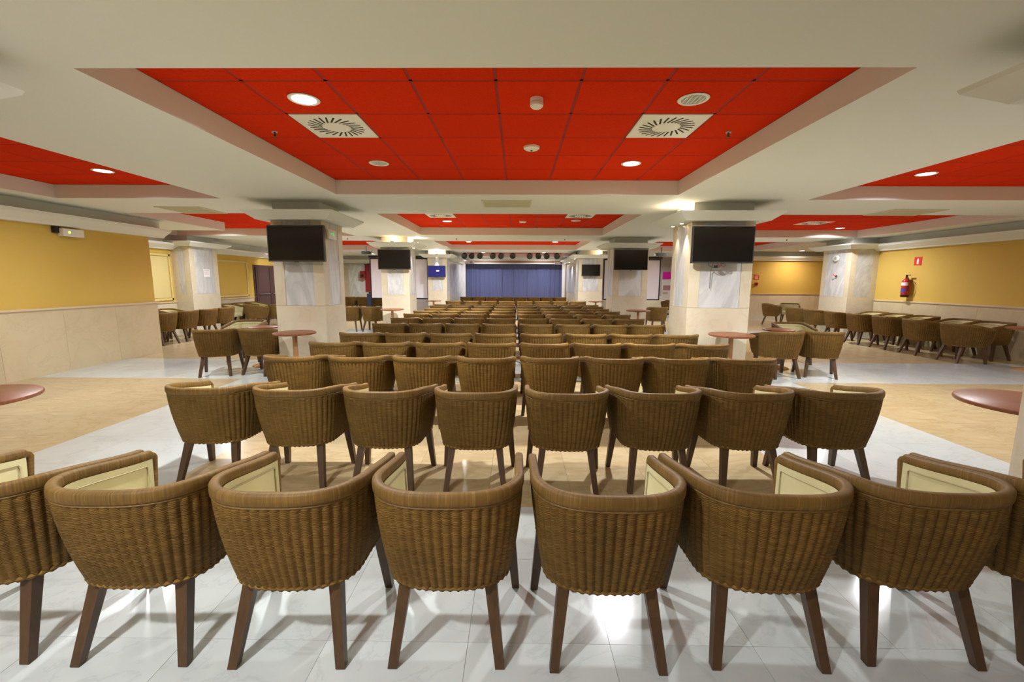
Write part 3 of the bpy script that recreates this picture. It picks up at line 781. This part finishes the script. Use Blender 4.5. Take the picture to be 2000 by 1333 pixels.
def grille(x0, x1, y0, y1, label):
    t = thing('ceiling_grille', label, 'air vent', ((x0+x1)/2, (y0+y1)/2, ZS), 0, 'cream return air grilles')
    hx, hy = (x1-x0)/2, (y1-y0)/2; b = .025
    f = MB(); f.box(-hx, hx, -hy, -hy+b, -.012, .0).box(-hx, hx, hy-b, hy, -.012, 0).box(-hx, -hx+b, -hy+b, hy-b, -.012, 0).box(hx-b, hx, -hy+b, hy-b, -.012, 0)
    f.build('frame', M['cream_grille'], t); MB().box(-hx+b, hx-b, -hy+b, hy-b, -.002, 0).build('backing', M['cream_grille'], t)
    n = 14; sm = MB().box(-hx+b, hx-b, -.006, .006, -.009, -.003).mesh('slat', M['cream_grille'])
    for k in range(n): put('slat', sm, t, (0, -hy+b+(2*hy-2*b)*(k+.5)/n, 0))
grille(-.55, .21, 6.66, 7.24, 'cream air grille in the plaster beam beyond the central red ceiling')
grille(-6.05, -5.28, 7.3, 8.0, 'cream air grille in the plaster ceiling of the left aisle')
grille(6.2, 7.1, 7.38, 8.02, 'cream air grille in the plaster ceiling of the right aisle')

# ------------------------------------------------------------------ accent spots on the pillars
def spot_down(x, y, z, label, power=22, col=(1, .84, .66), size=1.0):
    t = thing('pillar_spot', label, 'spot light', (x, y, z), 0, 'small spots on the pillar capitals')
    MB().lathe([(.038, .0), (.04, -.006), (.028, -.006)], 20).build('ring', M['chrome'], t, True)
    MB().lathe([(.026, -.0075), (.001, -.009)], 20).build('lens', M['lens_warm'], t, True)
    ld = bpy.data.lights.new('spot_lamp', 'SPOT'); ld.energy = power; ld.color = col; ld.spot_size = size; ld.spot_blend = .6; ld.shadow_soft_size = .025
    lo = bpy.data.objects.new('spot_lamp', ld); C.objects.link(lo); lo.parent = t; lo.location = (0, 0, -.03)
def uplight(x, y, label, power=14, col=WARM):
    t = thing('capital_uplight', label, 'uplight', (x, y, 2.556), 0, 'uplights on top of the pillar capitals')
    MB().lathe([(.045, 0), (.045, .03), (.035, .036)], 20).build('housing', M['bezel'], t, True)
    MB().lathe([(.033, .037), (.001, .038)], 20).build('lens', M['lens_warm'], t, True)
    ld = bpy.data.lights.new('uplight_lamp', 'POINT'); ld.energy = power; ld.color = col; ld.shadow_soft_size = .03
    lo = bpy.data.objects.new('uplight_lamp', ld); C.objects.link(lo); lo.parent = t; lo.location = (0, 0, .075)
spot_down(2.58, 6.98, 2.431, 'warm spot under the nearest right capital, nearer of two', 40); spot_down(2.58, 7.36, 2.431, 'warm spot under the nearest right capital, farther of two', 14)
uplight(2.52, 7.05, 'warm uplight glowing above the nearest right capital', 8, (1, .82, .62))
spot_down(-2.95, 12.4, 2.431, 'warm spot under the second left capital', 40)
uplight(-2.86, 12.5, 'warm uplight right of the neck on the second left capital', 7, (1, .82, .62)); uplight(-3.45, 12.02, 'orange uplight before the neck of the second left capital', 3, WARM)
spot_down(-3.22, 17.31, 2.431, 'bright spot above the blue television on the far left pillar', 45); uplight(-3.2, 17.25, 'bright uplight above the far left pillar capital', 9, (1, .8, .6))
spot_down(2.36, 18.0, 2.431, 'bright spot on the side of the far right pillar', 60, (1, .93, .85)); uplight(3.3, 17.28, 'small warm uplight above the far right pillar capital', 3, WARM)
spot_down(2.33, 19.6, 2.36, 'bright spot washing the white wall beside the stage', 60, (1, .95, .9), 1.6)

# ------------------------------------------------------------------ wall fittings
em = thing('emergency_light', 'white emergency light with green indicator on the left yellow wall', 'emergency light', (XLN, 7.16, 2.28))
MB().box(.03, .12, -.10, .24, -.065, .055).build('housing', M['white_metal'], em); MB().box(0, .06, -.17, -.08, -.02, .08).build('bracket', M['black_plastic'], em)
MB().cyl((.12, .0, .0), (.125, .0, .0), .016).build('indicator', M['green_led'], em)
ex = thing('exit_sign', 'small white exit sign with green symbol on the nearest left pillar', 'exit sign', (-3.025, 7.05, 2.25))
MB().box(0, .035, -.13, .17, -.075, .07).build('housing', M['sign_white'], ex); MB().box(.035, .038, -.11, .15, -.055, .05).build('face', M['sign_white'], ex)
MB().box(.038, .04, .02, .08, -.03, .03).box(.038, .04, -.07, .0, -.008, .012).build('symbol', M['exit_green'], ex)
fe = thing('fire_extinguisher', 'red fire extinguisher hanging on the right yellow wall', 'fire extinguisher', (XR-.115, 11.03, 1.16))
MB().lathe([(.08, .055), (.085, .06), (.085, .38), (.075, .42), (.04, .45), (.028, .46), (.028, .48)], 24).build('cylinder', M['red_paint'], fe, True)
MB().lathe([(.082, 0), (.084, .055)], 24).build('foot_ring', M['black_plastic'], fe, True)
MB().box(-.012, .012, -.02, .02, .48, .54).build('valve', M['black_plastic'], fe)
MB().box(-.015, .015, -.10, .02, .54, .56).build('lever', M['black_plastic'], fe)
MB().tube([(0, -.02, .50), (-.03, -.09, .47), (-.03, -.115, .35), (-.02, -.10, .15)], .009).build('hose', M['black_plastic'], fe, True)
def arc_label(z0, z1, m, nm, a0=-1.2, a1=1.2):
    b = MB(); r0, r1 = [], []
    for k in range(13):
        a = PI+.45+a0+(a1-a0)*k/12; r0.append((.0862*math.cos(a), .0862*math.sin(a), z0)); r1.append((.0862*math.cos(a), .0862*math.sin(a), z1))
    b.loft([r0, r1], False, False, False); b.build(nm, M[m], fe, True)
arc_label(.29, .37, 'sign_white', 'white_label'); arc_label(.11, .23, 'label_blue', 'blue_label', -1.2, .5)
MB().box(.085, .11, -.02, .02, .36, .44).build('wall_hook', M['chrome'], fe)
def sign(nm, label, loc, rz, sz, kind):
    t = thing(nm, label, 'sign', loc, rz)
    MB().box(-sz/2, sz/2, 0, .006, -sz/2, sz/2).build('plate', M['sign_red'], t)
    if kind == 'ext': MB().box(-sz*.14, sz*.12, -.002, 0, -sz*.36, sz*.22).box(-sz*.06, sz*.06, -.002, 0, sz*.22, sz*.34).build('pictogram', M['sign_white'], t)
    else:
        b = MB()
        for k in range(3): b.box(-sz*.35, sz*.35, -.002, 0, -sz*.3+k*sz*.22, -sz*.2+k*sz*.22)
        b.build('pictogram', M['sign_white'], t)
sign('fire_sign', 'square red and white fire extinguisher sign on the right yellow wall', (XR-.008, 10.9, 2.05), -PI/2, .2, 'ext')
sign('fire_sign', 'red sign on the far right wall behind the nearest right pillar', (9.68, 17.69, 1.72), 0, .2, 'txt')
bx = thing('alarm_box', 'small dark red alarm button below the red sign on the far right wall', 'alarm', (9.68, 17.69, 1.44)); MB().box(-.06, .06, -.04, 0, -.06, .06).build('housing', M['red_paint'], bx); MB().box(-.03, .03, -.045, -.04, -.03, .03).build('button', M['black_plastic'], bx)
nt = thing('notice', 'white paper notice on the left wall pillar', 'notice', (-9.098, 12.62, 1.72)); MB().box(0, .002, -.13, .13, -.12, .10).build('paper', M['white_print'], nt)
MB().box(.002, .003, -.1, .1, .05, .07).box(.002, .003, -.1, .06, .0, .02).box(.002, .003, -.1, .08, -.05, -.03).build('print', M['lilac_wall'], nt)
# small round fitting with a plate on the right wall pillar
wfx = thing('wall_fitting', 'small white round fitting high on the right wall pillar', 'fitting', (9.14, 12.6, 2.2)); MB().cyl((0, 0, 0), (-.05, 0, 0), .09, .08, 24).build('body', M['sign_white'], wfx, True); MB().cyl((-.05, 0, 0), (-.056, 0, 0), .05, .05, 20).build('lens', M['reflector'], wfx, True)
wf2 = thing('wall_hook', 'small dark hook with reddish mark on the right wall pillar', 'hook', (9.14, 12.55, 1.72)); MB().box(-.03, 0, -.03, .03, -.04, .0).build('plate', M['bezel'], wf2); MB().tube([(-.03, 0, -.01), (-.07, .02, .0), (-.08, .03, .05)], .01).build('arm', M['sign_red'], wf2, True)
# door on the left far wall
d = struct(MB().box(XL+.0, XL+.03, 15.66, 17.55, 0, 2.06).build('door_1', M['door_wood']))
d['label'] = 'dark brown double door at the end of the left wall'
for y0, y1 in ((15.74, 16.58), (16.62, 17.47)):
    lf = MB().box(XL+.03, XL+.06, y0, y1, .01, 1.98).build('door_leaf', M['door_wood'], d)
    MB().box(XL+.06, XL+.068, y0+.1, y1-.1, .15, .85).build('lower_panel', M['door_wood'], lf); MB().box(XL+.06, XL+.068, y0+.1, y1-.1, 1.05, 1.88).build('upper_panel', M['door_wood'], lf)
    MB().box(XL+.06, XL+.11, y0+.08, y1-.08, .98, 1.01).build('push_bar', M['chrome'], lf)
# projection screens, banner and others at the far ends
def pscreen(x0, x1, z0, z1, y, label):
    t = thing('projection_screen', label, 'projection screen', ((x0+x1)/2, y, (z0+z1)/2), 0, 'projection screens beside the far pillars')
    hx, hz = (x1-x0)/2, (z1-z0)/2; b = .05
    MB().box(-hx+b, hx-b, -.006, 0, -hz+b, hz-b).build('cloth', M['projection'], t)
    f = MB(); f.box(-hx, hx, -.01, .005, -hz, -hz+b).box(-hx, hx, -.01, .005, hz-b, hz).box(-hx, -hx+b, -.01, .005, -hz+b, hz-b).box(hx-b, hx, -.01, .005, -hz+b, hz-b)
    f.build('black_border', M['black_plastic'], t)
    MB().cyl((-hx-.05, .03, hz+.05), (hx+.05, .03, hz+.05), .05).build('roller_case', M['black_plastic'], t, True)
    for sx in (-hx+.1, hx-.1): MB().cyl((sx, .03, hz+.05), (sx, .03, ZS-(z0+z1)/2), .008).build('hanger', M['black_plastic'], t)
pscreen(-6.0, -3.62, .76, 2.42, 17.62, 'white projection screen with black border left of the stage')
pscreen(3.5, 5.82, .76, 2.42, 17.75, 'white projection screen with black border right of the stage')
pj = thing('ceiling_projector', 'small black projector hanging over the far left aisle', 'projector', (-5.35, 15.4, 2.44)); MB().box(-.14, .14, -.1, .1, 0, .09).build('body', M['black_plastic'], pj); MB().cyl((.05, .1, .045), (.05, .13, .045), .03).build('lens', M['screen'], pj); MB().cyl((0, 0, .09), (0, 0, .28), .015).build('pole', M['black_plastic'], pj)
pj = thing('ceiling_projector', 'small pale projector hanging over the far right aisle', 'projector', (5.1, 15.6, 2.42)); MB().box(-.16, .16, -.12, .12, 0, .1).build('body', M['bezel'], pj); MB().cyl((.05, .12, .05), (.05, .15, .05), .03).build('lens', M['screen'], pj); MB().cyl((0, 0, .1), (0, 0, .30), .015).build('pole', M['bezel'], pj)
bn = thing('roll_up_banner', 'magenta and white roll-up banner in the far right corner', 'banner', (6.95, 19.9, 0))
MB().box(-.34, .34, -.08, .08, 0, .08).build('base', M['bezel'], bn); MB().box(-.32, .32, -.003, .003, .08, 1.62).build('white_sheet', M['white_print'], bn)
MB().box(-.32, .32, -.006, -.003, 1.62, 1.96).build('magenta_head', M['magenta'], bn); MB().box(-.28, .28, -.005, -.003, 1.13, 1.35).build('photo_strip', M['pink_print'], bn)
MB().box(-.28, -.05, -.005, -.003, .95, 1.06).build('photo_strip', M['lilac_wall'], bn); MB().box(-.015, .015, .003, .02, .08, 1.96).build('support_pole', M['chrome'], bn)
rh = thing('red_hanging', 'tall dark red hanging on the far left wall', 'hanging', (-7.42, 21.79, 0)); b = MB()
for k in range(6): b.box(-.24+.08*k, -.165+.08*k, -.03-.012*(k % 2), 0, .95, 2.28)
b.build('cloth', M['dark_red'], rh); MB().box(-.26, .26, -.05, 0, 2.28, 2.32).build('rod', M['black_plastic'], rh)
rh = thing('red_hanging', 'narrow red hanging beside the magenta banner', 'hanging', (6.55, 21.79, 0)); b = MB()
for k in range(3): b.box(-.12+.08*k, -.045+.08*k, -.03-.012*(k % 2), 0, 1.6, 2.1)
b.build('cloth', M['dark_red'], rh); MB().box(-.14, .14, -.05, 0, 2.1, 2.13).build('rod', M['black_plastic'], rh)
sk = thing('wall_speaker', 'small dark loudspeaker left of the red hanging', 'speaker', (-7.72, 21.62, 1.8)); MB().box(-.11, .11, -.1, .12, -.18, .18).build('cabinet', M['dark_red'], sk); MB().cyl((0, -.1, -.05), (0, -.11, -.05), .08).build('driver', M['black_plastic'], sk); MB().box(-.02, .02, .12, .18, -.03, .03).build('bracket', M['black_plastic'], sk)
cs = thing('upright_case', 'dark blue upright case by the far left chairs', 'case', (-6.75, 19.7, 0)); MB().box(-.09, .09, -.16, .16, .06, .92).build('body', M['dark_case'], cs); MB().box(-.05, .05, -.02, .02, .92, .98).build('handle', M['black_plastic'], cs)
for sx in (-.06, .06): MB().cyl((sx-.012, -.12, .03), (sx+.012, -.12, .03), .03).build('wheel', M['black_plastic'], cs)
for sx in (-.06, .06): MB().cyl((sx-.012, .12, .03), (sx+.012, .12, .03), .03).build('wheel', M['black_plastic'], cs)
